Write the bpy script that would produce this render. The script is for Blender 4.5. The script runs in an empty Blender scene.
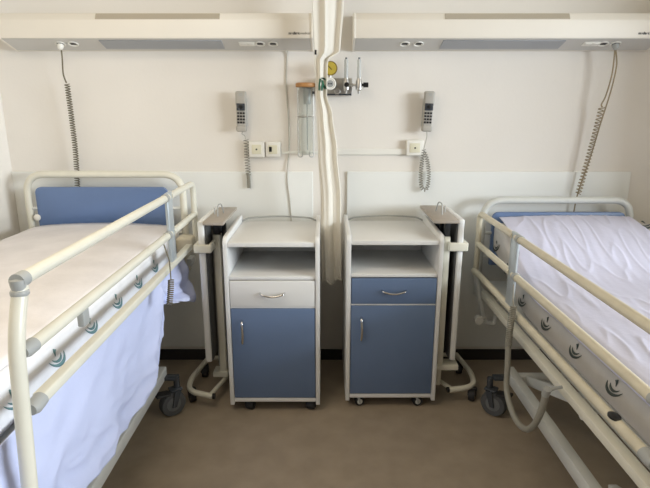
import bpy, bmesh, math, random
from mathutils import Vector, Matrix, noise
random.seed(7)
C = bpy.context.scene.collection
PI = math.pi

# ------------------------------------------------------------ materials
def lin(c):
    return tuple((v/255/12.92 if v/255 <= .04045 else ((v/255+.055)/1.055)**2.4) for v in c)

def mat(name, rgb, rough=.5, metal=0, var=.04, scale=6, bump=0.0, bscale=120, coat=0, trans=0, ior=1.45, stretch=(1,1,1)):
    m = bpy.data.materials.new(name); m.use_nodes = True
    nt = m.node_tree; b = nt.nodes['Principled BSDF']
    col = lin(rgb)
    tc = nt.nodes.new('ShaderNodeTexCoord')
    mp = nt.nodes.new('ShaderNodeMapping'); mp.inputs['Scale'].default_value = stretch
    nt.links.new(tc.outputs['Object'], mp.inputs['Vector'])
    n = nt.nodes.new('ShaderNodeTexNoise'); n.inputs['Scale'].default_value = scale; n.inputs['Detail'].default_value = 4
    nt.links.new(mp.outputs['Vector'], n.inputs['Vector'])
    r = nt.nodes.new('ShaderNodeValToRGB')
    r.color_ramp.elements[0].position = .3; r.color_ramp.elements[1].position = .7
    r.color_ramp.elements[0].color = (*[max(0, v*(1-var)) for v in col], 1)
    r.color_ramp.elements[1].color = (*[min(1, v*(1+var)) for v in col], 1)
    nt.links.new(n.outputs['Fac'], r.inputs['Fac'])
    nt.links.new(r.outputs['Color'], b.inputs['Base Color'])
    b.inputs['Roughness'].default_value = rough; b.inputs['Metallic'].default_value = metal
    b.inputs['Coat Weight'].default_value = coat
    if trans:
        b.inputs['Transmission Weight'].default_value = trans; b.inputs['IOR'].default_value = ior
    if bump:
        n2 = nt.nodes.new('ShaderNodeTexNoise'); n2.inputs['Scale'].default_value = bscale; n2.inputs['Detail'].default_value = 3
        nt.links.new(mp.outputs['Vector'], n2.inputs['Vector'])
        bp = nt.nodes.new('ShaderNodeBump'); bp.inputs['Strength'].default_value = bump; bp.inputs['Distance'].default_value = .004
        nt.links.new(n2.outputs['Fac'], bp.inputs['Height']); nt.links.new(bp.outputs['Normal'], b.inputs['Normal'])
    return m

M = dict(
    wall=mat('wall_paint', (234, 229, 221), .75, var=.02, scale=2, bump=.12, bscale=60),
    panel=mat('wall_panel', (238, 239, 235), .5, var=.02, scale=2),
    ceiling=mat('ceiling_paint', (214, 204, 184), .8, var=.01),
    farwall=mat('far_wall_paint', (96, 90, 84), .8, var=.02),  # unseen walls, colour kept dark to cut bounced light
    floor=mat('linoleum_floor', (158, 144, 126), .42, var=.09, scale=9, bump=.05, bscale=200),
    skirting=mat('dark_skirting', (44, 41, 40), .5),
    unit=mat('enamelled_unit', (240, 234, 222), .5, var=.01),
    unit_under=mat('unit_underside', (205, 203, 198), .4, var=.01),
    unit_grey=mat('unit_diffuser', (160, 163, 168), .35, var=.01),
    unit_taupe=mat('unit_grille', (186, 176, 158), .5, var=.01),
    white=mat('white_laminate', (230, 230, 228), .4, var=.015),
    whitep=mat('white_plastic', (238, 236, 228), .35, var=.01),
    ivory=mat('ivory_plastic', (226, 222, 198), .4, var=.01),
    blue=mat('blue_laminate', (102, 122, 154), .38, var=.03),
    bedblue=mat('blue_panel', (102, 126, 168), .4, var=.04),
    cream=mat('cream_enamel', (224, 221, 206), .35, var=.03, scale=14),
    creamd=mat('cream_enamel_worn', (210, 202, 180), .38, var=.06, scale=18),
    greyw=mat('grey_white_enamel', (212, 214, 210), .35, var=.02),
    platem=mat('pale_metal_plate', (188, 196, 200), .3, metal=.35),
    gplastic=mat('grey_plastic', (168, 170, 168), .45),
    taupe=mat('taupe_plate', (168, 158, 146), .45, var=.06, scale=12),
    steel=mat('brushed_steel', (190, 188, 184), .3, metal=.9),
    chrome=mat('chrome', (215, 215, 215), .15, metal=1),
    dark=mat('dark_rubber', (38, 38, 40), .6),
    black=mat('black_plastic', (18, 18, 20), .4),
    wheel=mat('grey_tyre', (78, 80, 82), .6),
    hub=mat('wheel_hub', (104, 106, 108), .5),
    phone=mat('phone_grey', (176, 172, 164), .5),
    display=mat('phone_display', (62, 66, 72), .25),
    cable=mat('grey_cable', (190, 186, 176), .5),
    hcable=mat('hand_control_cable_grey', (150, 147, 136), .5),
    inner=mat('dark_inner_board', (74, 74, 74), .5),
    olive=mat('olive_cord', (110, 103, 84), .55),
    brownc=mat('brown_cord', (156, 142, 116), .55),
    mattL=mat('mattress_cover', (236, 236, 238), .7, var=.05, scale=10, bump=.2, bscale=40),
    mattT=mat('mattress_top', (230, 227, 228), .75, var=.06, scale=8, bump=.2, bscale=40),
    mattR=mat('mattress_cover_grey', (192, 189, 186), .7, var=.05, scale=10, bump=.2, bscale=40),
    sheet=mat('bed_sheet_cotton', (212, 212, 232), .8, var=.015, bump=.25, bscale=45),
    sheetb=mat('loose_sheet_cotton', (200, 208, 240), .8, var=.015, bump=.25, bscale=45),
    logoL=mat('printed_green', (104, 138, 140), .7),
    logoR=mat('printed_dark_green', (66, 76, 76), .7),
    logoC=mat('printed_leaf_green', (44, 104, 78), .7),
    curtain=mat('curtain_cotton', (226, 221, 209), .85, var=.02, bump=.15, bscale=70, stretch=(1, 1, .15)),
    yellow=mat('yellow_gauge', (196, 172, 70), .4),
    brass=mat('brass_rim', (150, 128, 66), .35, metal=.6),
    wood=mat('tan_lid', (178, 128, 74), .5, var=.12, scale=30),
    clear=mat('clear_plastic', (244, 246, 244), .06, trans=1, ior=1.04, var=0),
    frost=mat('frosted_tube', (225, 228, 226), .2, trans=.5, ior=1.3, var=0),
    lettering=mat('printed_lettering', (60, 60, 60), .5),
    letter_l=mat('printed_lettering_pale', (140, 138, 132), .5),
    wframe=mat('window_frame_paint', (235, 235, 230), .4),
)

# ------------------------------------------------------------ mesh builder
class MB:
    def __init__(self): self.bm = bmesh.new()
    def merge(self, b2, mtx=None):
        if mtx is not None: bmesh.ops.transform(b2, matrix=mtx, verts=b2.verts)
        me = bpy.data.meshes.new('tmp'); b2.to_mesh(me); b2.free()
        self.bm.from_mesh(me); bpy.data.meshes.remove(me); return self
    def box(self, x0, x1, y0, y1, z0, z1, bev=.003, seg=2, mtx=None):
        b = bmesh.new(); bmesh.ops.create_cube(b, size=1)
        for v in b.verts:
            v.co = Vector(((x0+x1)/2+v.co.x*abs(x1-x0), (y0+y1)/2+v.co.y*abs(y1-y0), (z0+z1)/2+v.co.z*abs(z1-z0)))
        if bev:
            bev = min(bev, .49*min(abs(x1-x0), abs(y1-y0), abs(z1-z0)))
            bmesh.ops.bevel(b, geom=b.edges[:], offset=bev, segments=seg, profile=.5, affect='EDGES')
        return self.merge(b, mtx)
    def tube(self, pts, r, n=14, caps=True, closed=False):
        pts = [Vector(p) for p in pts]; b = bmesh.new(); N = len(pts)
        T = []
        for i in range(N):
            a = pts[(i-1) % N] if (closed or i > 0) else pts[i]
            c = pts[(i+1) % N] if (closed or i < N-1) else pts[i]
            T.append((c-a).normalized())
        up = Vector((0, 0, 1)) if abs(T[0].z) < .9 else Vector((1, 0, 0))
        u = T[0].cross(up).normalized(); rings = []
        for i in range(N):
            u = (u - T[i]*u.dot(T[i])).normalized(); w = T[i].cross(u)
            rr = r[i] if isinstance(r, (list, tuple)) else r
            rings.append([b.verts.new(pts[i]+(u*math.cos(2*PI*k/n)+w*math.sin(2*PI*k/n))*rr) for k in range(n)])
        for i in range(N if closed else N-1):
            A, B = rings[i], rings[(i+1) % N]
            for k in range(n): b.faces.new((A[k], A[(k+1) % n], B[(k+1) % n], B[k]))
        if caps and not closed:
            b.faces.new(rings[0][::-1]); b.faces.new(rings[-1])
        bmesh.ops.recalc_face_normals(b, faces=b.faces[:])
        return self.merge(b)
    def lathe(self, prof, n=28, mtx=None):
        """prof: list of (r, z) bottom to top, around Z; ends closed"""
        b = bmesh.new(); rings = []
        for r, z in prof:
            rings.append([b.verts.new((r*math.cos(2*PI*k/n), r*math.sin(2*PI*k/n), z)) for k in range(n)] if r > 1e-6 else [b.verts.new((0, 0, z))])
        for A, B in zip(rings, rings[1:]):
            for k in range(n):
                if len(A) == 1 and len(B) == 1: continue
                if len(A) == 1: b.faces.new((A[0], B[(k+1) % n], B[k]))
                elif len(B) == 1: b.faces.new((A[k], A[(k+1) % n], B[0]))
                else: b.faces.new((A[k], A[(k+1) % n], B[(k+1) % n], B[k]))
        if len(rings[0]) > 1: b.faces.new(rings[0][::-1])
        if len(rings[-1]) > 1: b.faces.new(rings[-1])
        bmesh.ops.recalc_face_normals(b, faces=b.faces[:])
        return self.merge(b, mtx)
    def prism(self, poly, h, mtx=None, bev=0):
        """polygon in XY extruded to z = 0..h"""
        b = bmesh.new()
        vs = [b.verts.new((x, y, 0)) for x, y in poly]; f = b.faces.new(vs)
        r = bmesh.ops.extrude_face_region(b, geom=[f])
        for v in r['geom']:
            if isinstance(v, bmesh.types.BMVert): v.co.z = h
        bmesh.ops.recalc_face_normals(b, faces=b.faces[:])
        if bev: bmesh.ops.bevel(b, geom=b.edges[:], offset=bev, segments=2, profile=.5, affect='EDGES')
        return self.merge(b, mtx)
    def grid(self, rows):
        b = bmesh.new(); V = [[b.verts.new(p) for p in row] for row in rows]
        for i in range(len(V)-1):
            for j in range(len(V[0])-1): b.faces.new((V[i][j], V[i][j+1], V[i+1][j+1], V[i+1][j]))
        bmesh.ops.recalc_face_normals(b, faces=b.faces[:])
        return self.merge(b)

def fillet(pts, rad, n=6):
    pts = [Vector(p) for p in pts]; out = [pts[0]]
    for a, p, c in zip(pts, pts[1:], pts[2:]):
        d1, d2 = (a-p), (c-p); r = min(rad, d1.length*.49, d2.length*.49)
        q1, q2 = p+d1.normalized()*r, p+d2.normalized()*r
        for k in range(n+1):
            t = k/n; out.append(q1*(1-t)**2+p*2*t*(1-t)+q2*t*t)
    out.append(pts[-1]); return out

def smooth_path(pts, n=10):
    """Catmull-Rom through the points"""
    P = [Vector(p) for p in pts]; P = [P[0]*2-P[1]]+P+[P[-1]*2-P[-2]]; out = []
    for i in range(1, len(P)-2):
        a, b, c, d = P[i-1:i+3]
        for k in range(n):
            t = k/n
            out.append(.5*((2*b)+(c-a)*t+(2*a-5*b+4*c-d)*t*t+(3*b-a-3*c+d)*t**3))
    out.append(P[-2]); return out

def coil(path, R, turns, per=10):
    """helix following a path"""
    path = smooth_path(path, 16)
    L = [0]
    for a, b in zip(path, path[1:]): L.append(L[-1]+(b-a).length)
    tot = L[-1]; N = int(turns*per); out = []; j = 0
    for i in range(N+1):
        s = tot*i/N
        while j < len(L)-2 and L[j+1] < s: j += 1
        t = (s-L[j])/max(1e-9, L[j+1]-L[j]); p = path[j].lerp(path[j+1], t)
        T = (path[j+1]-path[j]).normalized(); u = T.cross(Vector((0, 1, 0)))
        if u.length < .1: u = T.cross(Vector((1, 0, 0)))
        u.normalize(); w = T.cross(u); a = 2*PI*turns*i/N
        out.append(p+(u*math.cos(a)+w*math.sin(a))*R)
    return out

def obj(name, mb, m, parent=None, smooth=True, label=None, ang=40):
    me = bpy.data.meshes.new(name); mb.bm.to_mesh(me); mb.bm.free()
    o = bpy.data.objects.new(name, me); C.objects.link(o)
    me.materials.append(M[m] if isinstance(m, str) else m)
    if smooth:
        me.polygons.foreach_set('use_smooth', [True]*len(me.polygons))
        me.set_sharp_from_angle(angle=math.radians(ang))
    if parent is not None:
        o.parent = parent
        if parent.type == 'EMPTY': o.matrix_parent_inverse = Matrix.Translation(-parent.location)
        else: o.matrix_parent_inverse = Matrix.Translation(-Vector(parent.get('_org', (0, 0, 0))))
    if label: o['label'] = label
    return o

def thing(name, label, cat, loc, group=None):
    o = bpy.data.objects.new(name, None); C.objects.link(o); o.location = loc; o.empty_display_size = .05
    return tag(o, label, cat, group)
def tag(o, label, cat, group=None):
    o['label'] = label; o['category'] = cat
    if group: o['group'] = group
    return o
def struct(name, mb, m, smooth=False):
    o = obj(name, mb, m, None, smooth); o['kind'] = 'structure'; return o
RX = Matrix.Rotation(PI/2, 4, 'X')      # local +Z -> world -Y (faces the camera)
def facing(x, y, z): return Matrix.Translation((x, y, z)) @ RX
def xaxis(x, y, z, s=1): return Matrix.Translation((x, y, z)) @ Matrix.Rotation(s*PI/2, 4, 'Y')

# ------------------------------------------------------------ camera
cam = bpy.data.cameras.new('camera'); camo = bpy.data.objects.new('camera', cam); C.objects.link(camo)
cam.sensor_fit = 'HORIZONTAL'; cam.sensor_width = 36; cam.lens = 36*520/650; cam.clip_start = .02
camo.location = (0, 0, 1.53); camo.rotation_euler = (PI/2-math.atan(135/520), 0, 0)
bpy.context.scene.camera = camo

# ------------------------------------------------------------ the room
XL, XR, YB, YF, ZC = -1.80, 5.2, 3.0, -3.2, 2.75
WY0, WY1, WZ0, WZ1 = -1.7, 1.3, 1.15, 2.6       # unseen window added in the right wall so daylight falls leftward
struct('floor', MB().box(XL-.1, XR+.1, YF-.1, YB+.1, -.1, 0, 0), 'floor')
struct('ceiling', MB().box(XL-.1, XR+.1, YF-.1, YB+.1, ZC, ZC+.1, 0), 'ceiling')
struct('wall_back', MB().box(XL-.1, XR+.1, YB, YB+.1, 0, ZC, 0), 'wall')
struct('wall_left', MB().box(XL-.1, XL, YF, YB, 0, ZC, 0), 'wall')
struct('wall_front', MB().box(XL-.1, XR+.1, YF-.1, YF, 0, ZC, 0), 'farwall')
w = MB()
w.box(XR, XR+.2, YF, WY0, 0, ZC, 0); w.box(XR, XR+.2, WY1, YB, 0, ZC, 0)
w.box(XR, XR+.2, WY0, WY1, 0, WZ0, 0); w.box(XR, XR+.2, WY0, WY1, WZ1, ZC, 0)
struct('wall_right', w, 'farwall')
struct('shade_wall_side', MB().box(2.35, 2.47, 2.15, YB, 0, ZC, 0), 'wall')     # unseen return wall, added to shade the right end of the back wall
struct('shade_partition', MB().box(2.35, 2.43, -.2, 2.15, 0, .92, 0), 'wall')   # unseen half-height partition, added to block window light under the right bed
w = MB()
for a, b in ((WY0, WY0+.05), (WY1-.05, WY1), ((WY0+WY1)/2-.03, (WY0+WY1)/2+.03)): w.box(XR+.08, XR+.14, a, b, WZ0, WZ1)
w.box(XR+.08, XR+.14, WY0, WY1, WZ0, WZ0+.05); w.box(XR+.08, XR+.14, WY0, WY1, WZ1-.05, WZ1)
struct('window_1', w, 'wframe')
struct('baseboard_back', MB().box(XL, XR, YB-.012, YB, 0, .07, .002), 'skirting')
struct('baseboard_left', MB().box(XL, XL+.012, YF, YB-.012, 0, .07, .002), 'skirting')
struct('trim_1', MB().box(XL, -.07, YB-.012, YB, .09, 1.182, .003), 'panel')       # wall protection panels
struct('trim_2', MB().box(.127, 1.757, YB-.012, YB, .09, 1.182, .003), 'panel')
struct('trim_3', MB().box(-.25, -.03, YB-.010, YB, 1.283, 1.298, .002), 'whitep')    # cable raceways
struct('trim_4', MB().box(.05, .458, YB-.014, YB, 1.278, 1.312, .003), 'whitep')

# ------------------------------------------------------------ bedhead light units
YU = 2.84
def slope(y):    # underside height
    return 1.882+(y-YU)*(1.836-1.882)/(2.985-YU)
def under(x, y):  # matrix whose +Z leaves the sloping underside
    n = Vector((0, -(1.882-1.836), -(2.985-YU))).normalized()
    ex = Vector((1, 0, 0)); ey = n.cross(ex)
    m = Matrix((ex, ey, n)).transposed().to_4x4(); m.translation = Vector((x, y, slope(y))); return m

def light_unit(x0, x1, strip, sockets, switches, tx, label):
    t = thing('bedhead_light_unit', label, 'light fitting', ((x0+x1)/2, YB, 1.84), 'bedhead light units')
    prof = [(YB, 1.834), (2.985, 1.836), (YU, 1.882), (YU, 1.968), (YU+.022, 2.003), (YB, 2.008)]
    poly = [(YB-y, z) for y, z in prof]
    mt = Matrix(((0, 0, 1, x0+.012), (-1, 0, 0, YB), (0, 1, 0, 0), (0, 0, 0, 1)))
    obj('housing', MB().prism(poly, x1-x0-.024, mt, .002), 'unit', t)
    for xx in (x0, x1-.012):
        big = [(max(0, a*1.02), 1.918+(z-1.918)*1.03) for a, z in poly]
        obj('end_cap', MB().prism(big, .012, Matrix(((0, 0, 1, xx), (-1, 0, 0, YB), (0, 1, 0, 0), (0, 0, 0, 1))), .002), 'unit', t)
    L = x1-x0-.026
    obj('underside_panel', MB().box(-L/2, L/2, -.070, .070, 0, .002, .0005, 1, under((x0+x1)/2, 2.912)), 'unit_under', t, label='pale grey underside')
    L = strip[1]-strip[0]
    obj('diffuser', MB().box(-L/2, L/2, -.050, .048, .001, .006, .0015, 1, under((strip[0]+strip[1])/2, 2.906)), 'unit_grey', t, label='grey diffuser strip on the underside')
    n = Vector((0, -.035, .022)).normalized(); ex = Vector((1, 0, 0)); m = Matrix((ex, n.cross(ex), n)).transposed().to_4x4()
    m.translation = Vector(((strip[0]+strip[1])/2, YU+.011, 1.9855))
    obj('uplight_grille', MB().box(-L/2, L/2, -.017, .017, -.001, .003, .001, 1, m), 'unit_taupe', t, label='grey grille on the top bevel')
    for sx in sockets:
        so = obj('socket', MB().lathe([(.027, 0), (.027, .006), (.023, .007), (.020, .003), (0, .003)], 24, under(sx, 2.90)), 'whitep', t, label='round white power socket')
        h = MB()
        for dx in (-.009, .009): h.lathe([(.0045, .003), (.0045, .0045), (0, .0045)], 10, under(sx+dx, 2.90))
        h.box(-.015, .015, -.010, .013, .003, .0045, .001, 1, under(sx, 2.90))
        obj('pin_hole', h, 'black', so)
    for sx in switches:
        so = obj('switch', MB().box(-.042, .042, -.022, .022, 0, .006, .002, 2, under(sx, 2.90)), 'whitep', t, label='double white switch')
        k = MB().box(-.036, -.002, -.016, .016, .004, .009, .002, 2, under(sx, 2.90)).box(.002, .036, -.016, .016, .004, .009, .002, 2, under(sx, 2.90))
        obj('rocker', k, 'whitep', so)
    def lettering(x, z, text, size, m, off):
        cu = bpy.data.curves.new('t', 'FONT'); cu.body = text; cu.size = size; cu.extrude = .0004; cu.offset = off
        to = bpy.data.objects.new('t', cu); C.objects.link(to)
        bpy.context.view_layer.update()
        me = bpy.data.meshes.new_from_object(to); wd = to.dimensions.x
        C.objects.unlink(to); bpy.data.objects.remove(to)
        b = MB(); b.bm.from_mesh(me)
        bmesh.ops.transform(b.bm, matrix=facing(x, YU-.0006, z), verts=b.bm.verts)
        obj('lettering', b, m, t, False, label='printed maker lettering'); return wd
    wd = lettering(tx, 1.899, 'mediset', .0175, 'lettering', .0006)
    lettering(tx+wd+.002, 1.899, 'medical', .0175, 'letter_l', 0)
    return t
light_unit(-1.672, -.062, (-1.168, -.535), (-1.318, -1.385, -.340, -.272), (-.408,), -.186, 'long cream bedhead light unit over the left bed, right end behind curtain')
light_unit(.145, 1.745, (.61, 1.245), (.418, .490, 1.458, 1.522), (1.393,), 1.600, 'long cream bedhead light unit over the right bed')

# ------------------------------------------------------------ coiled bed power cords
def power_cord(label, x, plugx, lead, cpath, tail, turns, R, m, lead_r=.004):
    t = thing('power_cord', label, 'cord', (plugx, 2.90, slope(2.90)), 'bed power cords')
    mt = under(plugx, 2.90)
    obj('plug', MB().lathe([(.016, .007), (.016, .018), (.012, .028), (.007, .034), (0, .035)], 20, mt), 'whitep' if m == 'olive' else 'gplastic', t, label='white plug' if m == 'olive' else 'grey plug')
    obj('lead', MB().tube(smooth_path(lead, 8), lead_r, 8), m, t)
    obj('coil', MB().tube(coil(cpath, R, turns, 12), .0029, 6), m, t)
    if tail: obj('tail', MB().tube(smooth_path(tail, 8), lead_r, 8), m, t)
    return t
power_cord('olive coiled power cord hanging behind the left headboard', -1.38, -1.385,
           [(-1.385, 2.90, 1.832), (-1.388, 2.905, 1.79), (-1.395, 2.91, 1.72), (-1.395, 2.918, 1.69), (-1.388, 2.92, 1.665)],
           [(-1.388, 2.925, 1.66), (-1.390, 2.935, 1.45), (-1.394, 2.94, 1.28), (-1.412, 2.945, 1.05)],
           [(-1.412, 2.945, 1.05), (-1.415, 2.945, .95)], 46, .012, 'olive')
power_cord('beige coiled power cord hanging behind the right headboard', 1.49, 1.522,
           [(1.522, 2.90, 1.832), (1.525, 2.90, 1.78), (1.526, 2.905, 1.70), (1.512, 2.91, 1.60), (1.500, 2.92, 1.555), (1.508, 2.925, 1.54)],
           [(1.508, 2.93, 1.54), (1.50, 2.935, 1.45), (1.478, 2.94, 1.28), (1.445, 2.945, 1.06)],
           [(1.528, 2.90, 1.83), (1.545, 2.905, 1.75), (1.535, 2.91, 1.62), (1.510, 2.925, 1.45), (1.490, 2.945, 1.28), (1.45, 2.96, 1.06), (1.44, 2.96, .95)], 26, .014, 'brownc')

# thin cable running down the wall behind the left cabinet
c = obj('wall_cable', MB().tube(smooth_path([(-.203, 2.985, 1.836), (-.207, 2.995, 1.80), (-.214, 2.995, 1.65), (-.204, 2.995, 1.48), (-.203, 2.995, 1.32), (-.217, 2.985, 1.15), (-.205, 2.985, 1.02), (-.198, 2.985, .90), (-.19, 2.985, .6)], 8), .0042, 8), 'cable')
tag(c, 'thin pale cable running down the wall behind the left cabinet', 'cable')

# ------------------------------------------------------------ wall phones
def phone(label, x, z, tilt, cordpaths):
    t = thing('wall_telephone', label, 'telephone', (x, YB, z), 'wall telephones')
    mt = Matrix.Translation((x, 0, z)) @ Matrix.Rotation(tilt, 4, 'Y')
    obj('cradle', MB().box(-.024, .024, 2.962, YB, -.085, .07, .006, 2, mt), 'gplastic', t, label='grey wall cradle')
    b = MB()
    b.box(-.029, .029, 2.928, 2.965, .028, .108, .010, 3, mt)         # earpiece block
    b.box(-.026, .026, 2.936, 2.965, -.085, .04, .008, 3, mt)
    b.box(-.029, .029, 2.930, 2.965, -.108, -.075, .010, 3, mt)
    obj('handset', b, 'phone', t)
    d = obj('display', MB().box(-.023, .023, 2.9255, 2.935, .006, .044, .003, 2, mt), 'display', t, label='dark square panel')
    obj('navigation_key', MB().lathe([(.011, 0), (.011, .003), (.006, .004), (0, .004)], 18, mt @ facing(0, 2.9265, .025)), 'black', d)
    for r in range(4):
        for k in range(3):
            xx, zz = (k-1)*.0155, -.008-r*.0165
            obj('key', MB().box(xx-.0055, xx+.0055, 2.931, 2.938, zz-.0052, zz+.0052, .0018, 2, mt), 'black', t, label='dark key')
    g = MB()
    for k in range(3): g.box(-.010, .010, 2.9265, 2.929, .083+k*.006, .0855+k*.006, 0, 1, mt)
    obj('earpiece_slots', g, 'gplastic', t)
    for path, turns, R in cordpaths:
        if turns: obj('cord', MB().tube(coil(path, R, turns, 12), .0026, 6), 'hcable', t)
        else: obj('cord', MB().tube(smooth_path(path, 8), .003, 8), 'cable', t)
    return t
phone('grey push-button telephone on the wall between left bed and curtain, straight hanging cord', -.46, 1.516, .02, [
    ([(-.455, 2.955, 1.41), (-.462, 2.96, 1.397), (-.448, 2.965, 1.385), (-.443, 2.97, 1.365)], 0, 0),
    ([(-.443, 2.97, 1.365), (-.442, 2.975, 1.25), (-.438, 2.975, 1.165)], 13, .013),
    ([(-.438, 2.972, 1.17), (-.436, 2.972, 1.09)], 16, .008)])
phone('grey push-button telephone on the wall right of the curtain, cord hanging in a loop', .566, 1.516, .035, [
    ([(.566, 2.955, 1.41), (.568, 2.96, 1.38), (.562, 2.965, 1.34), (.556, 2.97, 1.31)], 0, 0),
    ([(.556, 2.97, 1.31), (.55, 2.97, 1.24), (.545, 2.965, 1.16), (.552, 2.96, 1.10), (.573, 2.96, 1.082), (.588, 2.96, 1.11), (.590, 2.965, 1.18), (.578, 2.968, 1.25), (.560, 2.972, 1.295)], 34, .010)])

# ------------------------------------------------------------ wall sockets
def wall_plate(label, x, z, w_, h_, kind, group='wall socket plates'):
    t = thing('wall_socket', label, 'socket', (x, YB, z), group)
    obj('box', MB().box(x-w_/2, x+w_/2, 2.965, YB, z-h_/2, z+h_/2, .005, 3), 'whitep', t)
    f = obj('face_plate', MB().box(x-w_*.30, x+w_*.30, 2.961, 2.97, z-h_*.30, z+h_*.30, .003, 2), 'ivory', t)
    if kind == 'dot': obj('hole', MB().lathe([(.005, 0), (.005, .003), (0, .003)], 14, facing(x, 2.963, z)), 'black', f, label='small dark hole')
    else: obj('hole', MB().box(x-.022, x-.006, 2.958, 2.965, z-.012, z+.016, .002), 'black', f, label='dark rectangular opening')
wall_plate('white aerial socket with a tiny round hole, beside the left telephone cord', -.385, 1.31, .088, .088, 'dot')
wall_plate('white socket with a black rectangular opening, second from the left telephone cord', -.293, 1.309, .082, .082, 'rect')
wall_plate('ivory socket plate at the end of raceway, below the right telephone', .506, 1.318, .096, .086, 'dot')

# ------------------------------------------------------------ gas outlets and flowmeters
t = thing('gas_outlet_panel', 'grey metal gas outlet plate on the wall beside the curtain', 'gas outlet', (.07, YB, 1.645))
obj('plate', MB().box(-.025, .148, 2.955, YB, 1.600, 1.692, .005, 2), 'steel', t)
for x in (.066,):
    obj('coupling', MB().lathe([(.019, 0), (.019, .012), (.014, .015), (.014, .03), (0, .03)], 6, facing(x, 2.955, 1.624)), 'steel', t)
obj('warning_strip', MB().box(-.02, .143, 2.952, 2.957, 1.602, 1.611, .001), 'display', t, label='dark lower edge strip')

t = thing('suction_regulator', 'suction regulator with round yellow gauge above a white dial, by the curtain', 'pressure gauge', (.027, 2.955, 1.66))
obj('body', MB().lathe([(.016, 0), (.016, .05), (.012, .055), (0, .055)], 20, facing(.027, 2.9545, 1.66)).tube([(.027, 2.905, 1.66), (.027, 2.905, 1.71)], .008, 12), 'steel', t)
g = obj('gauge', MB().lathe([(.030, 0), (.037, .004), (.037, .022), (.034, .026), (.032, .024), (0, .024)], 32, facing(.029, 2.912, 1.738)), 'brass', t, label='brass rimmed gauge')
obj('gauge_face', MB().lathe([(.0315, .0), (.0315, .0015), (0, .0015)], 32, facing(.029, 2.8885, 1.738)), 'yellow', g, label='yellow gauge face')
obj('needle', MB().box(-.018, .010, -.0017, .0017, 0, .0012, 0, 1, facing(.029, 2.8868, 1.738) @ Matrix.Rotation(-.8, 4, 'Z')), 'black', g)
d = obj('dial', MB().lathe([(.022, 0), (.032, .004), (.032, .02), (.028, .024), (.024, .022), (0, .022)], 32, facing(.027, 2.905, 1.66)), 'whitep', t, label='white control dial')
obj('dial_centre', MB().lathe([(.018, 0), (.018, .002), (0, .002)], 24, facing(.027, 2.8835, 1.66)), 'gplastic', d, label='grey centre with dark mark')
mk = MB()
for q in (-.008, 0, .008): mk.box(q-.0024, q+.0024, -.004, .004, 0, .001, 0, 1, facing(.027, 2.8815, 1.66))
obj('dial_mark', mk, 'display', d)

def flowmeter(label, x, knob):
    t = thing('flowmeter', label, 'flowmeter', (x, 2.955, 1.655), 'oxygen flowmeters')
    obj('body', MB().lathe([(.006, -.045), (.008, -.03), (.017, -.024), (.017, .018), (.012, .03), (.012, .036), (0, .036)], 18, Matrix.Translation((x, 2.915, 1.655)))
        .tube([(x, 2.915, 1.655), (x, 2.9535, 1.655)], .010, 12), 'steel', t)
    obj('tube', MB().lathe([(.010, 0), (.0105, .004), (.0105, .09), (.008, .096), (0, .097)], 16, Matrix.Translation((x, 2.915, 1.69))), 'frost', t, label='clear upright measuring tube')
    obj('tube_cap', MB().lathe([(.006, 0), (.006, .007), (0, .008)], 12, Matrix.Translation((x, 2.915, 1.787))), 'display', t, label='dark cap')
    if knob == 'front': obj('knob', MB().lathe([(.013, 0), (.013, .02), (.011, .022), (0, .022)], 18, facing(x+.002, 2.90, 1.655)), 'black', t, label='black knob')
    else: obj('knob', MB().tube([(x+.016, 2.915, 1.655), (x+.024, 2.915, 1.655)], .007, 12).tube([(x+.024, 2.915, 1.655), (x+.05, 2.915, 1.655)], .013, 16), 'black', t, label='black knob')
    return t
flowmeter('oxygen flowmeter with front-facing black knob, nearer the yellow gauge', .113, 'front')
f2 = flowmeter('oxygen flowmeter with black knob pointing right, farther from curtain', .182, 'side')
obj('connector', MB().tube([(.131, 2.93, 1.655), (.166, 2.92, 1.655)], .006, 12).tube([(.137, 2.929, 1.655), (.152, 2.925, 1.655)], .010, 6), 'steel', f2)

# ------------------------------------------------------------ suction jar
t = thing('suction_jar', 'clear suction jar with tan lid in a wire holder left of curtain', 'jar', (-.106, YB, 1.27))
jx, jy = -.106, 2.945
obj('lid', MB().lathe([(.052, 0), (.054, .004), (.054, .017), (.048, .022), (0, .023)], 32, Matrix.Translation((jx, jy, 1.645))), 'wood', t, label='tan round lid')
obj('canister', MB().lathe([(.034, 0), (.038, .004), (.039, .36), (.0365, .36), (.0355, .008), (0, .008)], 32, Matrix.Translation((jx, jy, 1.283))), 'clear', t, label='clear plastic canister')
obj('float_tube', MB().lathe([(.019, 0), (.020, .005), (.020, .085), (0, .086)], 20, Matrix.Translation((jx+.008, jy, 1.555))), 'gplastic', t, label='grey inner cylinder')
obj('suction_pipe', MB().tube([(jx+.008, jy, 1.556), (jx+.008, jy, 1.31)], .004, 10), 'frost', t)
ring = [(jx+.043*math.cos(a), jy+.043*math.sin(a), 1.49) for a in [2*PI*k/28 for k in range(28)]]
wr = MB().tube(ring, .003, 8, closed=True)
for s in (-1, 1):
    wr.tube(fillet([(jx+s*.043, jy, 1.645), (jx+s*.043, jy, 1.27), (jx+s*.02, jy-.01, 1.27), (jx+s*.018, jy-.02, 1.30)], .012), .003, 8)
wr.tube([(jx, jy+.043, 1.49), (jx, YB, 1.49)], .003, 8)
wr.tube([(jx, YB-.004, 1.655), (jx, jy+.04, 1.655)], .006, 8)
obj('wire_holder', wr, 'steel', t, label='grey wire holder')
obj('clip', MB().box(-.069, -.056, 2.90, 2.915, 1.608, 1.622, .002), 'black', t, label='small black clip')

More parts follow.
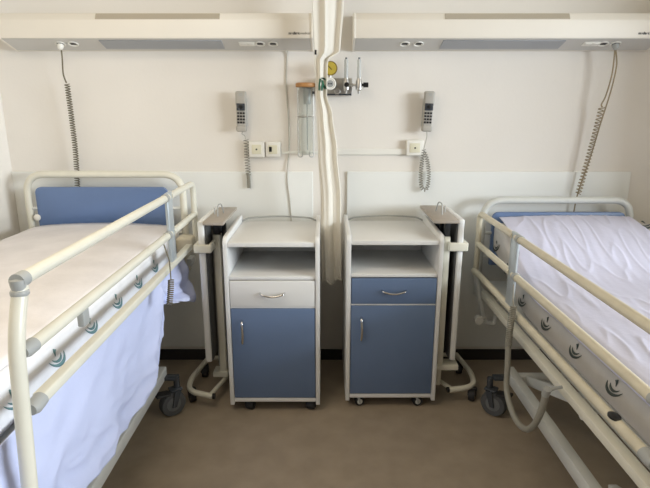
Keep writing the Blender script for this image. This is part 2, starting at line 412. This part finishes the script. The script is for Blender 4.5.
# ------------------------------------------------------------ curtain
def interp(tab, z):
    if z >= tab[0][0]: return tab[0][1:]
    for a, b in zip(tab, tab[1:]):
        if b[0] <= z <= a[0]:
            k = (a[0]-z)/(a[0]-b[0]); k = k*k*(3-2*k)
            return [p+(q-p)*k for p, q in zip(a[1:], b[1:])]
    return tab[-1][1:]
CT = [(2.70, -.075, .125), (2.04, -.060, .092), (1.81, -.052, .077), (1.765, -.051, .014), (1.60, -.046, .010), (1.50, -.042, .040), (1.32, -.036, .064), (1.06, -.022, .086), (.60, -.015, .090)]
def cur(u, z):
    x0, x1 = interp(CT, z); a = u*2*PI
    fold = .014*math.sin(a*1.6+.9+.5*math.sin(z*2.1)) + .004*math.sin(a*3.7+z*1.3)
    drop = .5-.5*math.cos(min(1, max(0, (z-.6)/.5))*PI)
    x = x0+(x1-x0)*(u+.03*math.sin(a*2+z*2)*min(1, u*8, (1-u)*8)); y = 2.715+fold*(1.1-.3*drop) + (.035*u if z > 1.6 else .035*u)
    return Vector((x, y, z))
t = thing('privacy_curtain', 'cream privacy curtain gathered between the two bedside cabinets', 'curtain', (.02, 2.72, .6))
rows = []
for i in range(71):
    k = i/70
    rows.append([cur(j/64, 2.70+(.60+.014*math.sin(j/64*9)-2.70)*k) for j in range(65)])
o = obj('cloth', MB().grid(rows), 'curtain', t, ang=180)
sm = o.modifiers.new('thickness', 'SOLIDIFY'); sm.thickness = .003; sm.offset = 1
hem = obj('hem', MB().tube([cur(j/64, .606+.014*math.sin(j/64*9))+Vector((0, 0, .0)) for j in range(65)], .0035, 6), 'curtain', t)
def on_curtain(pts2, m, name, label):      # printed mark lying on the folds
    b = MB(); rws = []
    for (x, z, wd) in pts2:
        def front(xx):
            return min((cur(j/200, z) for j in range(201)), key=lambda q: abs(q.x-xx)*3+q.y).y
        rws.append([Vector((x-wd, front(x-wd)-.006, z)), Vector((x+wd, front(x+wd)-.006, z))])
    b.grid(rws); oo = obj(name, b, m, t, label=label)
    s_ = oo.modifiers.new('thickness', 'SOLIDIFY'); s_.thickness = .001
for pts2 in ([(-.030, 1.62, .003), (-.028, 1.65, .004), (-.023, 1.676, .005)], [(-.022, 1.68, .006), (-.010, 1.682, .006), (.0, 1.672, .006)], [(-.014, 1.67, .004), (-.008, 1.65, .005), (.004, 1.628, .006)], [(-.016, 1.618, .003), (-.013, 1.64, .004), (-.009, 1.655, .003)]):
    on_curtain(pts2, 'logoC', 'printed_emblem', 'green printed emblem strokes')
on_curtain([(-.046, 1.790, .005), (-.046, 1.812, .005)], 'black', 'cloth_tag', 'small black tag')
r = obj('curtain_rail', MB().box(-.1, .15, 2.69, 2.76, 2.70, 2.75, .004), 'whitep', t)

# ------------------------------------------------------------ bedside cabinets
def caster(parent, x, y, r, wd, top, yaw=0, wm='dark', hm='hub', fork='gplastic', brake=False):
    mt = Matrix.Translation((x, y, 0)) @ Matrix.Rotation(yaw, 4, 'Z')
    off = r*.45
    f = MB()
    f.tube([mt @ Vector((0, off, r*1.9)), mt @ Vector((0, off, top))], r*.24, 12)
    f.box(-wd*.8, wd*.8, -r*.15, off+r*.3, r*2.0, r*2.2, r*.08, 2, mt)
    for s in (-1, 1): f.prism([(-r*.16, r*.8), (r*.16, r*.8), (r*.6, r*2.05), (r*.1, r*2.05)], wd*.2, mt @ Matrix(((0, 0, 1, s*wd*.85-wd*.1), (1, 0, 0, 0), (0, 1, 0, 0), (0, 0, 0, 1))))
    c_ = obj('caster', f, fork, parent)
    a = mt @ Matrix.Translation((0, 0, r)) @ Matrix.Rotation(PI/2, 4, 'Y')
    wh = obj('wheel', MB().lathe([(r*.55, -wd*.62), (r*.9, -wd*.7), (r, -wd*.4), (r, wd*.4), (r*.9, wd*.7), (r*.55, wd*.62)], 28, a), wm, c_)
    hb = MB().lathe([(r*.2, -wd*.66), (r*.56, -wd*.64), (r*.56, wd*.64), (r*.2, wd*.66)], 20, a)
    obj('wheel_hub', hb, hm, c_)
    if brake: obj('brake_pedal', MB().box(-wd*.8, wd*.8, -r*1.5, -r*.4, r*1.75, r*1.95, r*.06, 2, mt @ Matrix.Rotation(-.12, 4, 'X')), 'dark', c_)
    return c_

def cabinet(label, x0, x1, yf, yb, dz, drawer, hx, casters, cm):
    t = thing('bedside_cabinet', label, 'cabinet', ((x0+x1)/2, (yf+yb)/2, 0), 'bedside cabinets')
    th = .021; xi0, xi1 = x0+th, x1-th
    for xa in (x0, xi1):                                    # side panels with rounded top corners
        h0, h1, R = .045+dz, .938+dz, .035
        poly = [(yf, h0), (yf, h1-R)]
        poly += [(yf+R-R*math.cos(a), h1-R+R*math.sin(a)) for a in [PI/2*k/6 for k in range(1, 7)]]
        poly += [(yb-.02, h1+.012), (yb, h1+.008), (yb, h0)]
        mt = Matrix(((0, 0, 1, xa), (1, 0, 0, 0), (0, 1, 0, 0), (0, 0, 0, 1)))
        obj('side_panel', MB().prism(poly, th, mt, .0025), 'white', t)
    e = .0008
    obj('top_board', MB().box(xi0+e, xi1-e, yf+.006, yb-.02, .889+dz, .912+dz, .003), 'white', t)
    rail = [(xi0-.002, yb-.012, .915+dz), (xi0+.03, yb-.012, .930+dz)] + [(xi0+(xi1-xi0)*k/8, yb-.012, .93+dz+.012*math.sin(PI*k/8)) for k in range(1, 8)] + [(xi1-.03, yb-.012, .930+dz), (xi1+.002, yb-.012, .915+dz)]
    obj('back_rail', MB().tube(smooth_path(rail, 4), .0048, 8), 'gplastic', t, label='curved grey rail along the back edge')
    obj('back_panel', MB().box(xi0+e, xi1-e, yb-.02, yb-.004, .07+dz, .912+dz, .001), 'white', t)
    obj('shelf', MB().box(xi0+e, xi1-e, yf+.008, yb-.02, .724+dz, .742+dz, .003), 'white', t)
    obj('bottom_board', MB().box(xi0+e, xi1-e, yf+.004, yb-.02, .060+dz, .082+dz, .003), 'white', t)
    d = obj('drawer', MB().box(xi0+.003, xi1-.003, yf+.002, yf+.020, .586+dz, .720+dz, .003), drawer, t, label=('white' if drawer == 'white' else 'blue')+' drawer front')
    obj('divider', MB().box(xi0+e, xi1-e, yf+.006, yf+.4, .5775+dz, .5845+dz, .001), 'white', t)
    dr = obj('door', MB().box(xi0+.003, xi1-.003, yf+.002, yf+.020, .086+dz, .576+dz, .003), 'blue', t, label='blue door')
    xm, zm = (x0+x1)/2, .652+dz
    obj('handle', MB().tube(fillet([(xm-.06, yf+.004, zm+.006), (xm-.056, yf-.018, zm+.004), (xm, yf-.024, zm-.010), (xm+.056, yf-.018, zm+.004), (xm+.06, yf+.004, zm+.006)], .03), .0048, 10), 'chrome', d)
    xh = xi0+hx
    obj('handle', MB().tube(fillet([(xh, yf+.004, .513+dz), (xh, yf-.018, .508+dz), (xh+.004, yf-.025, .452+dz), (xh, yf-.018, .396+dz), (xh, yf+.004, .391+dz)], .03), .0068, 10), 'chrome', dr)
    for cx in casters:
        for cy, yw in ((yf+.04, 2.9 if cm == 'dark' else 1.75), (yb-.08, .3)):
            caster(t, cx, cy, .0262, .030, .062+dz, yw, 'dark', cm, 'dark' if cm == 'dark' else 'gplastic')
    return t
cabinet('white bedside cabinet with white drawer over blue door, left of curtain', -.490, -.026, 2.40, 2.90, 0, 'white', .058, (-.392, -.072), 'dark')
cabinet('white bedside cabinet with blue drawer over blue door, right of curtain', .107, .578, 2.44, 2.92, .0, 'blue', .055, (.182, .490), 'greyw')

# ------------------------------------------------------------ folded overbed tables
def overbed_table(label, s, plate, board, col, dz, fz, yc, base, cas):
    """s = side (+1 right of its cabinet); x values are |x| growing away from the curtain"""
    t = thing('overbed_table', label, 'overbed table', (s*(col[0]+col[1])/2, 2.65, 0), 'folded overbed tables')
    X = lambda a, b: (min(s*a, s*b), max(s*a, s*b))
    obj('tabletop', MB().box(*X(*board), 2.50, 2.915, .235+dz, .995+dz, .008, 3), 'white', t, label='white tabletop folded down on edge')
    obj('inner_face', MB().box(*X(board[0]-.008, board[0]-.0005), 2.506, 2.91, .245+dz, .970+dz, .002), 'inner', t, label='dark inner face of the tabletop')
    obj('top_plate', MB().box(*X(*plate), 2.475, 2.885, .980+dz, .996+dz, .003), 'taupe', t, label='taupe top plate')
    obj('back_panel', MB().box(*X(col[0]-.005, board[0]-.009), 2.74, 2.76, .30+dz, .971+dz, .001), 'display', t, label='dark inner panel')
    cl = obj('column', MB().box(*X(*col), yc, yc+.055, fz+.029, .903+dz, .003), 'cream', t, label='cream upright column')
    c2 = (col[0]+.002, col[1]-.002)
    obj('inner_column', MB().box(*X(*c2), yc+.005, yc+.05, .9035+dz, .9715+dz, .003), 'dark', cl)
    obj('slide_rail', MB().box(*X(col[1]+.006, col[1]+.013), 2.63, 2.70, .15+dz, .94+dz, .002), 'gplastic', t)
    obj('clamp', MB().box(*X(col[1]-.012, board[1]+.022), 2.485, 2.499, .836+dz, .880+dz, .006, 3).box(*X(board[1]+.001, board[1]+.022), 2.49, 2.62, .836+dz, .880+dz, .006, 3).box(*X(col[1]-.012, col[1]+.002), 2.495, yc, .836+dz, .880+dz, .004, 3), 'cream', t, label='cream clamp band')
    pm = (plate[0]*.45+plate[1]*.55)
    y0 = 2.62
    loop = MB().tube(fillet([(s*pm, y0, .995+dz), (s*pm, y0+.01, 1.052+dz), (s*(pm-.008), y0+.065, 1.052+dz), (s*(pm-.012), y0+.10, .995+dz)], .022), .0032, 8)
    loop.tube([(s*(pm+.028), y0+.06, .995+dz), (s*(pm+.028), y0+.065, 1.03+dz)], .003, 8)
    obj('wire_loop', loop, 'gplastic', t)
    obj('release_strap', MB().tube(smooth_path([(s*(col[0]+.004), 2.615, .90+dz), (s*(col[0]-.004), 2.60, .925+dz), (s*(col[0]-.006), 2.60, .955+dz), (s*(col[0]-.010), 2.62, .981+dz)], 5), .006, 8), 'black', t, label='black strap')
    obj('foot_bar', MB().box(*X(col[0]-.006, board[0]+(.02 if s < 0 else .05)), yc-.01, yc+.07, fz, fz+.03, .004), 'cream', t)
    pts = fillet([(s*a, b, .08) for a, b in base], .10, 8)
    b = MB().tube(pts, .015, 14)
    b.tube([(s*(col[0]+col[1])/2, yc+.03, .085), (s*(col[0]+col[1])/2, yc+.03, fz+.004)], .016, 12)
    e0, e1 = base[-1], base[-2]
    obj('base_frame', b, 'cream', t, label='cream bent tube base')
    obj('end_plug', MB().tube([(s*(e0[0]-.012), e0[1], .08), (s*(e0[0]+.001), e0[1], .08)], .0155, 14), 'black', t, label='black end plug')
    il = MB().tube([(s*(e0[0]+.016), e0[1]+.01, .08), (s*(col[0]+.012), 2.62, .08), (s*(col[0]+.016), base[0][1], .08)], .012, 12)
    il.tube([(s*(col[0]+.016), base[0][1], .08), (s*base[0][0], base[0][1], .08)], .012, 12)
    obj('inner_leg', il, 'cream', t)
    for cx, cy, yw in cas: caster(t, s*cx, cy, .033, .024, .078, yw, 'dark', 'dark', 'dark')
    return t
overbed_table('overbed table folded upright against the white-drawer cabinet', -1, (.495, .597), (.597, .630), (.541, .577), 0, .098, 2.60,
    [(.70, 2.86), (.745, 2.60), (.725, 2.475), (.585, 2.425)], [(.715, 2.51, .4), (.708, 2.78, .2), (.56, 2.80, .2)])
overbed_table('overbed table folded upright against the blue-drawer cabinet', 1, (.533, .656), (.658, .688), (.597, .626), .010, .185, 2.515,
    [(.80, 2.90), (.832, 2.66), (.805, 2.52), (.662, 2.49)], [(.795, 2.52, -.4), (.80, 2.82, -.2), (.63, 2.82, -.2)])

# ------------------------------------------------------------ beds
def emblem(b, X, eps, y0, z0, sc=1, s=1, rot=0):
    """crescents and leaf printed on a side face (plane x = X)"""
    def P(p, q):
        p, q = p*math.cos(rot)-q*math.sin(rot), p*math.sin(rot)+q*math.cos(rot)
        return Vector((X+eps, y0-s*p*.046*sc, z0+(q*.032+s*p*.022)*sc))
    mid = -58 if s < 0 else 236
    for R_, wmax in ((1.0, .30), (.60, .24)):
        rows = []
        for k in range(25):
            q = k/24; a = math.radians(mid-88+176*q); wd = wmax*math.sin(PI*q)**.8+.012
            c0 = R_-wd
            rows.append([P(c0*math.cos(a), c0*math.sin(a)), P(R_*math.cos(a), R_*math.sin(a))])
        b.grid(rows)
    m_ = 1 if s > 0 else -1
    b.grid([[P(-.10*m_, .62), P(.22*m_, .66)], [P(-.02*m_, .34), P(.20*m_, .36)], [P(.04*m_, -.02), P(.07*m_, -.02)]])

def mattress(name, label, X0, X1, y0, y1, top, thick, m, emb, lm, esc, s):
    t = thing(name, label, 'mattress', ((X0+X1)/2, (y0+y1)/2, top(.5*(y0+y1))-thick))
    b = bmesh.new(); rings = []; N = 60; rr = .03
    for i in range(N+1):
        y = y0+(y1-y0)*i/N; e = min(1, min(i, N-i)/2.0+.0); ins = .02*(1-min(1, min(i, N-i)/2))
        zt = top(y)-ins; zb = top(y)-thick+ins; xa, xb = X0+ins, X1-ins
        loop = []
        for cx, cz, a0 in ((xb-rr, zt-rr, 0), (xa+rr, zt-rr, PI/2), (xa+rr, zb+rr, PI), (xb-rr, zb+rr, 1.5*PI)):
            for k in range(6):
                a = a0+PI/2*k/5; loop.append((cx+rr*math.cos(a), y, cz+rr*math.sin(a)))
        rings.append([b.verts.new(p) for p in loop])
    for A, B in zip(rings, rings[1:]):
        n = len(A)
        for k in range(n): b.faces.new((A[k], A[(k+1) % n], B[(k+1) % n], B[k]))
    b.faces.new(rings[0][::-1]); b.faces.new(rings[-1])
    bmesh.ops.recalc_face_normals(b, faces=b.faces[:])
    cov = obj('cover', MB().merge(b), m, t, ang=60)
    face = X1 if s < 0 else X0
    if s < 0:
        g = [[(X0+.022+(X1-X0-.040)*j/24, y0+.03+(y1-y0-.06)*i/40, top(0)+.0012+.026*math.sin(PI*j/24)**.6*min(1, .3+i/8)+.002*noise.noise(Vector((j*.5, i*.5, 0)))) for j in range(25)] for i in range(41)]
        tp = obj('top_panel', MB().grid(g), 'mattT', t, ang=180, label='beige mattress top')
        sm_ = tp.modifiers.new('thickness', 'SOLIDIFY'); sm_.thickness = .002; sm_.offset = 1
    for (ey, ez, rot) in emb:
        e = MB(); emblem(e, face, .0015*(1 if s < 0 else -1), ey, ez, esc, s, rot)
        eo = obj('printed_emblem', e, lm, t, label='printed leaf and crescents emblem')
        sm_ = eo.modifiers.new('thickness', 'SOLIDIFY'); sm_.thickness = .0006
    if s > 0:
        for (ex, ey_) in ((X1-.055, y1-.07), (X1-.05, y1-.20)):
            e = MB(); emblem(e, 0, 0, 0, 0, 1.3, s)
            for v in e.bm.verts:
                q = v.co.copy(); yy = ey_+q.z*1.3; v.co = Vector((ex-q.y, yy, top(yy)+.0015))
            eo = obj('printed_emblem', e, lm, t, label='printed leaf and crescents emblem')
            sm_ = eo.modifiers.new('thickness', 'SOLIDIFY'); sm_.thickness = .0006
    return t, face

def bed(label, s, rx, xa, xb, zr, zm, zl, ztube, panel, ztop, plat, chx, zbeam, split, front, rm, rect):
    """s = -1 left bed, +1 right bed; all x are distances from the aisle centre"""
    t = thing('hospital_bed', label, 'bed', (s*(xa+xb)/2, 1.8, 0), 'hospital beds')
    X = lambda a, b: (min(s*a, s*b), max(s*a, s*b))
    P = lambda a, y, z: (s*a, y, z)
    # headboard
    hx = xa+(.033 if s < 0 else 0)
    hf = MB().tube(fillet([P(hx, 2.88, plat-.10), P(hx, 2.88, ztop), P(xb, 2.88, ztop), P(xb, 2.88, plat-.10)], .11, 10), .0195, 16)
    h = obj('headboard_frame', hf, 'greyw' if s > 0 else 'cream', t)
    pw0, pw1, pz0, pz1 = panel
    poly = []; R = .032
    for cx, cz, a0 in ((pw1-R, pz1-R, 0), (pw0+R, pz1-R, PI/2), (pw0+.005, pz0+.005, PI), (pw1-.005, pz0+.005, 1.5*PI)):
        rr = R if cz > (pz0+pz1)/2 else .005
        poly += [(s*(cx+rr*math.cos(a0+PI/2*k/6)), cz+rr*math.sin(a0+PI/2*k/6)) for k in range(7)]
    obj('headboard_panel', MB().prism(poly, .022, facing(0, 2.891, 0), .002), 'bedblue', t, label='blue headboard panel')
    for zz in (pz0+.05, pz1-.12):
        for a, b_ in ((hx+.012, pw0+.005), (pw1-.005, xb-.012)): obj('panel_lug', MB().tube([P(a, 2.88, zz), P(b_, 2.88, zz)], .010, 10), 'greyw', t)
    obj('panel_knob', MB().lathe([(.019, 0), (.019, .008), (.012, .013), (0, .014)], 18, facing(s*(pw1+.004), 2.868, pz1-.17)), 'whitep', t, label='white round knob')
    # platform, side beam, chassis
    py0 = .72; bx = xa+.05 if s < 0 else xa-.012
    obj('mattress_platform', MB().box(*X(xa+.04, xb-.04), py0, 2.85, plat-.05, plat-.002, .006), 'greyw', t)
    for a in (bx, xb-.03):
        obj('side_beam', MB().box(*X(a, a+.042), py0, 2.80, zbeam-.017, zbeam+.017, .005), 'cream', t)
    for xx in (chx, xb-.16):
        obj('chassis_beam', MB().box(*X(xx, xx+.045), .80, 2.43, .19, .25, .005), 'greyw', t)
    obj('cross_bar', MB().box(*X(chx+.045, xb-.16), 2.34, 2.385, .20, .24, .004), 'greyw', t)
    obj('cross_bar', MB().box(*X(chx+.045, xb-.16), .85, .895, .20, .24, .004), 'greyw', t)
    for xx in (chx+.07, xb-.22):
        for ya, yb_ in ((2.32, 1.70), (1.55, .95)):
            L = math.hypot(yb_-ya, zbeam-.05-.24); a = math.atan2(zbeam-.05-.23, yb_-ya)
            mt = Matrix.Translation((s*(xx+.015), ya, .23)) @ Matrix.Rotation(a, 4, 'X')
            obj('lift_arm', MB().box(-.016, .016, 0, L, -.024, .024, .004, 2, mt), 'greyw', t)
    obj('roller', MB().tube([P(chx+.02, 1.70, zbeam-.075), P(chx+.05, 1.70, zbeam-.075)], .024, 20).box(*X(chx+.028, chx+.042), 1.685, 1.715, zbeam-.075, zbeam-.02, .002), 'whitep', t, label='white roller')
    # casters stand a little outside the chassis
    for cx, cy, yw in ((chx-(.055 if s > 0 else .030), 2.385, s*.9), (xb-.10, 2.385, -s*.4), (chx-.04, .82, s*.3), (xb-.10, .82, 0)):
        c_ = caster(t, s*cx, cy, .067, .034, .20, yw, 'wheel', 'hub', 'display', True)
    for xa_, xb_ in ((chx-.065, chx+.001), (xb-.13, xb-.07)):
        for ya, yb_ in ((2.38, 2.425), (.81, .87)): obj('caster_bracket', MB().box(*X(xa_, xb_), ya, yb_, .192, .210, .004), 'display', t, label='dark caster bracket')
    # side rail: long section
    r = .0165
    fy = front
    tubes = MB()
    tubes.tube([P(rx, fy, zr), P(rx, split-.018, zr)], r, 16)
    tubes.tube([P(rx, fy+.01, zm), P(rx, split-.02, zm)], r, 16)
    if rect: tubes.box(*X(rx-.014, rx+.018), fy+.0, 2.60, zl-.014, zl+.016, .006, 3)
    else: tubes.tube([P(rx, fy+.0, zl), P(rx, 2.70, zl), P(rx-.01, 2.80, zl+.004)], r, 16)
    sr = obj('side_rail', tubes, rm, t)
    post = fillet([P(rx, fy-.005, zr-.012), P(rx, fy-.055, zr-.13), P(rx, fy-.09, zr-.49), P(rx-.004, fy-.105, zl-.25)], .12, 6)
    obj('end_post', MB().tube(post, .0178, 18), rm, sr)
    j = MB()
    j.tube([P(rx, fy-.018, zr), P(rx, fy+.014, zr)], .0185, 18); j.lathe([(.0, -.030), (.015, -.026), (.018, -.012), (.018, .0), (0, .004)], 18, Matrix.Translation(P(rx, fy-.012, zr+.004)))
    j.lathe([(.0185, -.008), (.0205, -.005), (.0205, .002), (.0185, .005)], 18, Matrix.Translation(P(rx, fy-.012, zr-.026)))
    obj('rail_joint', j, 'gplastic', sr, label='grey plastic joint')
    obj('rail_joint', MB().tube([P(rx, fy-.035, zm), P(rx, fy-.02, zm), P(rx, fy+.010, zm)], [.013, .0185, .0185], 18), 'gplastic', sr, label='grey plastic joint')
    obj('rail_joint', MB().tube([P(rx, fy-.04, zl-.004), P(rx, fy-.025, zl-.004), P(rx, fy+.006, zl)], [.014, .0195, .0195], 18), 'gplastic', sr, label='grey plastic joint')
    if s > 0: obj('release_button', MB().lathe([(.017, 0), (.017, .006), (.012, .010), (0, .011)], 20, Matrix.Translation(P(rx-.004, 1.345, zl+.012)) @ Matrix.Diagonal((1, 1.35, 1, 1))), 'black', sr, label='black oval button')
    # split plate and head section
    obj('split_plate', MB().box(*X(rx-.008, rx+.008), split-.042, split+.034, zl-.02, zr+.022, .006, 3), 'platem', sr, label='pale flat metal plate')
    for zz in (zr, zm): obj('rail_collar', MB().tube([P(rx, split-.066, zz), P(rx, split-.040, zz)], r+.003, 16), 'gplastic', sr, label='grey collar')
    hr = MB()
    he = 2.74 if s < 0 else 2.80
    hr.tube(fillet([P(rx, split+.02, zr), P(rx, he, zr), P(rx, he, zl-(.0 if s < 0 else .02))], .05, 8), .0155, 16)
    hr.tube([P(rx, split+.02, zm), P(rx, he, zm)], .0155, 16)
    obj('head_rail', hr, rm, t)
    if s < 0:
        obj('rail_bracket', MB().box(*X(rx+.0, rx+.09), 2.66, 2.76, zl-.05, zl+.03, .012, 3), 'creamd', t)
        obj('rail_stub', MB().box(*X(rx-.01, rx+.01), 1.385, 1.425, zm-.06, zm-.012, .004), 'gplastic', sr, label='short grey bracket')
    else:
        ub = MB().tube(fillet([P(rx, he, zl-.01), P(rx+.03, 2.77, zl-.16), P(rx+.055, 2.75, .36), P(rx+.115, 2.75, .345), P(rx+.125, 2.75, .47), P(rx+.17, 2.75, .50)], .018, 5), .0155, 14)
        obj('rail_linkage', ub, 'greyw', t)
        obj('wall_bumper', MB().tube([P(rx+.012, 2.70, .385), P(rx+.012, 2.73, .385)], .023, 20).tube([P(rx+.012, 2.75, .385), P(rx+.06, 2.75, .385)], .012, 12), 'whitep', t, label='round white bumper')
    # footboard (nearer than the photo shows)
    ff = MB().tube(fillet([P(xa, .66, plat-.10), P(xa, .66, plat+.14), P(xb, .66, plat+.14), P(xb, .66, plat-.10)], .08, 8), .019, 14)
    obj('footboard_frame', ff, 'cream', t)
    obj('footboard_panel', MB().box(*X(xa+.02, xb-.02), .65, .67, plat-.08, plat+.11, .003), 'bedblue', t)
    for xx in (xa, xb):
        for ya, yb_ in ((2.79, 2.88), (.66, .74)): obj('end_bracket', MB().box(*X(xx-.014, xx+.014), ya, yb_, zbeam-.02, zbeam+.02, .003), 'greyw', t)
    return t

# left bed: higher, cream
bl = bed('hospital bed with raised cream side rail along the left wall', -1, .700, .760, 1.660, 1.150, .983, .840, .0195,
         (.878, 1.612, .80, 1.110), 1.180, .730, .815, .698, 2.305, 1.138, 'cream', True)
br = bed('hospital bed with yellowed cream side rail on the right of the cabinets', 1, .850, .890, 1.720, .978, .805, .645, .0165,
         (.945, 1.690, .66, .968), 1.036, .573, .925, .518, 2.255, 1.195, 'creamd', False)
# cords of the hand controls
cc = obj('hand_control_cord', MB().tube(coil([(-.662, 2.125, .818), (-.660, 2.10, .775), (-.660, 2.07, .725)], .011, 12, 12), .0032, 6).tube([(-.682, 2.13, .975), (-.664, 2.13, .90), (-.662, 2.125, .818)], .0028, 8), 'olive', bl, label='thin grey cord with a short coil')
cp = [(.820, 2.12, .70), (.806, 2.10, .62), (.80, 2.085, .53)]
hc = MB().tube(coil(cp, .012, 22, 12), .0034, 6)
hc.tube(smooth_path([(.835, 2.18, .78), (.83, 2.16, .73), (.82, 2.12, .70)], 6), .0034, 8)
hc.tube(smooth_path([(.80, 2.085, .53), (.80, 2.07, .43), (.80, 2.06, .345), (.80, 2.01, .293), (.80, 1.92, .270), (.80, 1.82, .295), (.80, 1.745, .37), (.80, 1.70, .47), (.80, 1.685, .545)], 8), .0125, 12)
obj('hand_control_cable', hc, 'hcable', br, label='grey cable hanging in a loop')
obj('cable_hook', MB().tube([(.80, 1.685, .540), (.83, 1.685, .555), (.855, 1.685, .560)], .006, 8).tube([(.80, 1.69, .525), (.80, 1.68, .555)], .0145, 12), 'gplastic', br, label='grey cable hook')

TL = lambda y: .892
mattress('mattress', 'cream-topped mattress with green emblems along its side, on left bed', -1.64, -.80, .72, 2.845, TL, .160, 'mattL',
         [(1.41, .820, 0), (1.645, .821, 0), (1.875, .822, 0), (2.105, .823, 0), (2.33, .824, 0), (1.19, .815, 0), (.965, .815, 0)], 'logoL', 1.12, -1)
def TR(y): return sum(TR0(y+(k-4)*.02) for k in range(9))/9
def TR0(y):
    tab = [(0, .738), (2.15, .738), (2.32, .750), (2.45, .800), (2.58, .862), (2.72, .915), (2.80, .930), (3.0, .940)]
    for a, b in zip(tab, tab[1:]):
        if a[0] <= y <= b[0]:
            k = (y-a[0])/(b[0]-a[0]); return a[1]+(b[1]-a[1])*k
    return tab[-1][1]
mattress('mattress', 'grey-beige mattress with dark emblems under the white sheet, on right bed', .93, 1.80, .72, 2.845, TR, .16, 'mattR',
         [(2.297, .665, 0), (2.025, .665, 0), (1.761, .670, 0), (1.495, .672, 0), (1.23, .672, 0), (2.53, .75, .4), (2.72, .82, .4)], 'logoR', 1.15, 1)

# white wrinkled sheet on the right mattress
def wr(x, y):
    c_, n_ = .16, .987
    a, b = x*c_+y*n_, -x*n_+y*c_
    v = noise.noise(Vector((a*3.0, b*17, 1.3)))*.6 + noise.noise(Vector((a*6+b*4, b*34-a*3, 4.1)))*.5
    v2 = noise.noise(Vector((x*14, y*5, 9.2)))
    ridge = 1-abs(noise.noise(Vector((a*3.4+b*3+2, b*15-a*2, 7.7))))*3.2
    return .0026*v+.0010*v2+.0034*max(0, ridge)**2.5
rows = []
xs0, xs1 = .93, 1.74
for i in range(300):
    y = .80+(2.835-.80)*i/299; row = []
    for j in range(170):
        hd = max(0, min(1, (y-2.38)/.12)); u0 = -.014+.052*hd; u1 = .850-.09*max(0, min(1, (y-2.45)/.25))
        u = u0+(u1-u0)*j/169; wob = -.006+.006*noise.noise(Vector((0, y*5, 3)))
        over = max(0, -u+wob)
        x = max(xs0-.008, xs0+u); zt = TR(y)+.008+.016*math.sin(PI*min(1, max(0, u/.87)))**.6
        z = zt+(wr(x, y)+.002)*min(1, max(.15, u*14))-over*1.1
        if u < .03: z -= .022*(1-max(0, u)/.03)**2
        row.append((x, y, z))
    rows.append(row)
o = obj('bed_sheet', MB().grid(rows), 'sheet', ang=180)
tag(o, 'rumpled white sheet spread over the right bed', 'sheet')
sm = o.modifiers.new('thickness', 'SOLIDIFY'); sm.thickness = .002; sm.offset = 1

# loose sheet hanging from under the left mattress
def bottom(y):
    tab = [(.6, .44), (1.25, .43), (1.345, .414), (1.53, .393), (1.80, .385), (1.947, .396), (2.08, .445), (2.17, .51), (2.21, .58), (2.235, .66), (2.28, .65), (2.45, .60), (2.62, .54), (2.68, .56)]
    for a, b in zip(tab, tab[1:]):
        if a[0] <= y <= b[0]:
            k = (y-a[0])/(b[0]-a[0]); k = k*k*(3-2*k); return a[1]+(b[1]-a[1])*k
    return tab[-1][1] if y > 2 else tab[0][1]
rows = []
for i in range(60):
    q = i/59; row = []
    for j in range(220):
        y = .765+(2.68-.765)*j/219
        z0 = .768; z = z0+(bottom(y)+.012*noise.noise(Vector((y*9, 0, 0)))-z0)*q
        fold = .026*noise.noise(Vector((y*3.6+q*1.2, q*1.1, 2.2))) + .012*noise.noise(Vector((y*8+q*3, q*3.5, 5)))-.030*q*abs(noise.noise(Vector((y*5-q*3.5, q*4.5+y*2, 8))))
        head = max(0, min(1, (y-2.22)/.06))
        fold += head*(.016*math.sin((y-2.22)*42+q*4)+.012*math.sin(q*11+y*9))
        out = .03+.035*q+1.25*fold*min(1, .15+q*1.2)
        row.append((-.790+out, y, z))
    rows.append(row)
o = obj('loose_sheet', MB().grid(rows), 'sheetb', ang=180)
tag(o, 'bluish white loose sheet hanging down the side of the left bed', 'sheet')
sm = o.modifiers.new('thickness', 'SOLIDIFY'); sm.thickness = .002; sm.offset = 0

# ------------------------------------------------------------ light
def area(name, loc, rot, sx, sy, power, col):
    l = bpy.data.lights.new(name, 'AREA'); l.shape = 'RECTANGLE'; l.size = sx; l.size_y = sy; l.energy = power; l.color = col
    o_ = bpy.data.objects.new(name, l); C.objects.link(o_); o_.location = loc; o_.rotation_euler = rot; return o_
area('window_daylight', (XR+.06, (WY0+WY1)/2, (WZ0+WZ1)/2), (0, PI/2, 0), WZ1-WZ0-.05, WY1-WY0-.05, 370, (.84, .92, 1.0))
LX, LY = -.8, 1.15  # lamp and its frame added out of view for warm light from above
tlamp = thing('added_ceiling_lamp', 'added square white lamp on the unseen ceiling, warm fill over the left bed', 'lamp', (LX, LY, ZC))
obj('frame', MB().box(LX-.5, LX+.5, LY-.5, LY+.5, ZC-.06, ZC, .004), 'whitep', tlamp)
area('warm_fill_light', (LX, LY, ZC-.065), (0, 0, 0), .9, .9, 16, (1.0, .85, .65))  # added warm fill for the bed top, left wall and cabinet tops
wld = bpy.data.worlds.new('sky'); bpy.context.scene.world = wld; wld.use_nodes = True
wld.node_tree.nodes['Background'].inputs['Color'].default_value = (.70, .83, 1, 1)
wld.node_tree.nodes['Background'].inputs['Strength'].default_value = 1.0

vs = bpy.context.scene.view_settings
vs.view_transform = 'Standard'; vs.look = 'None'; vs.gamma = 1; vs.use_curve_mapping = False; vs.exposure = 0
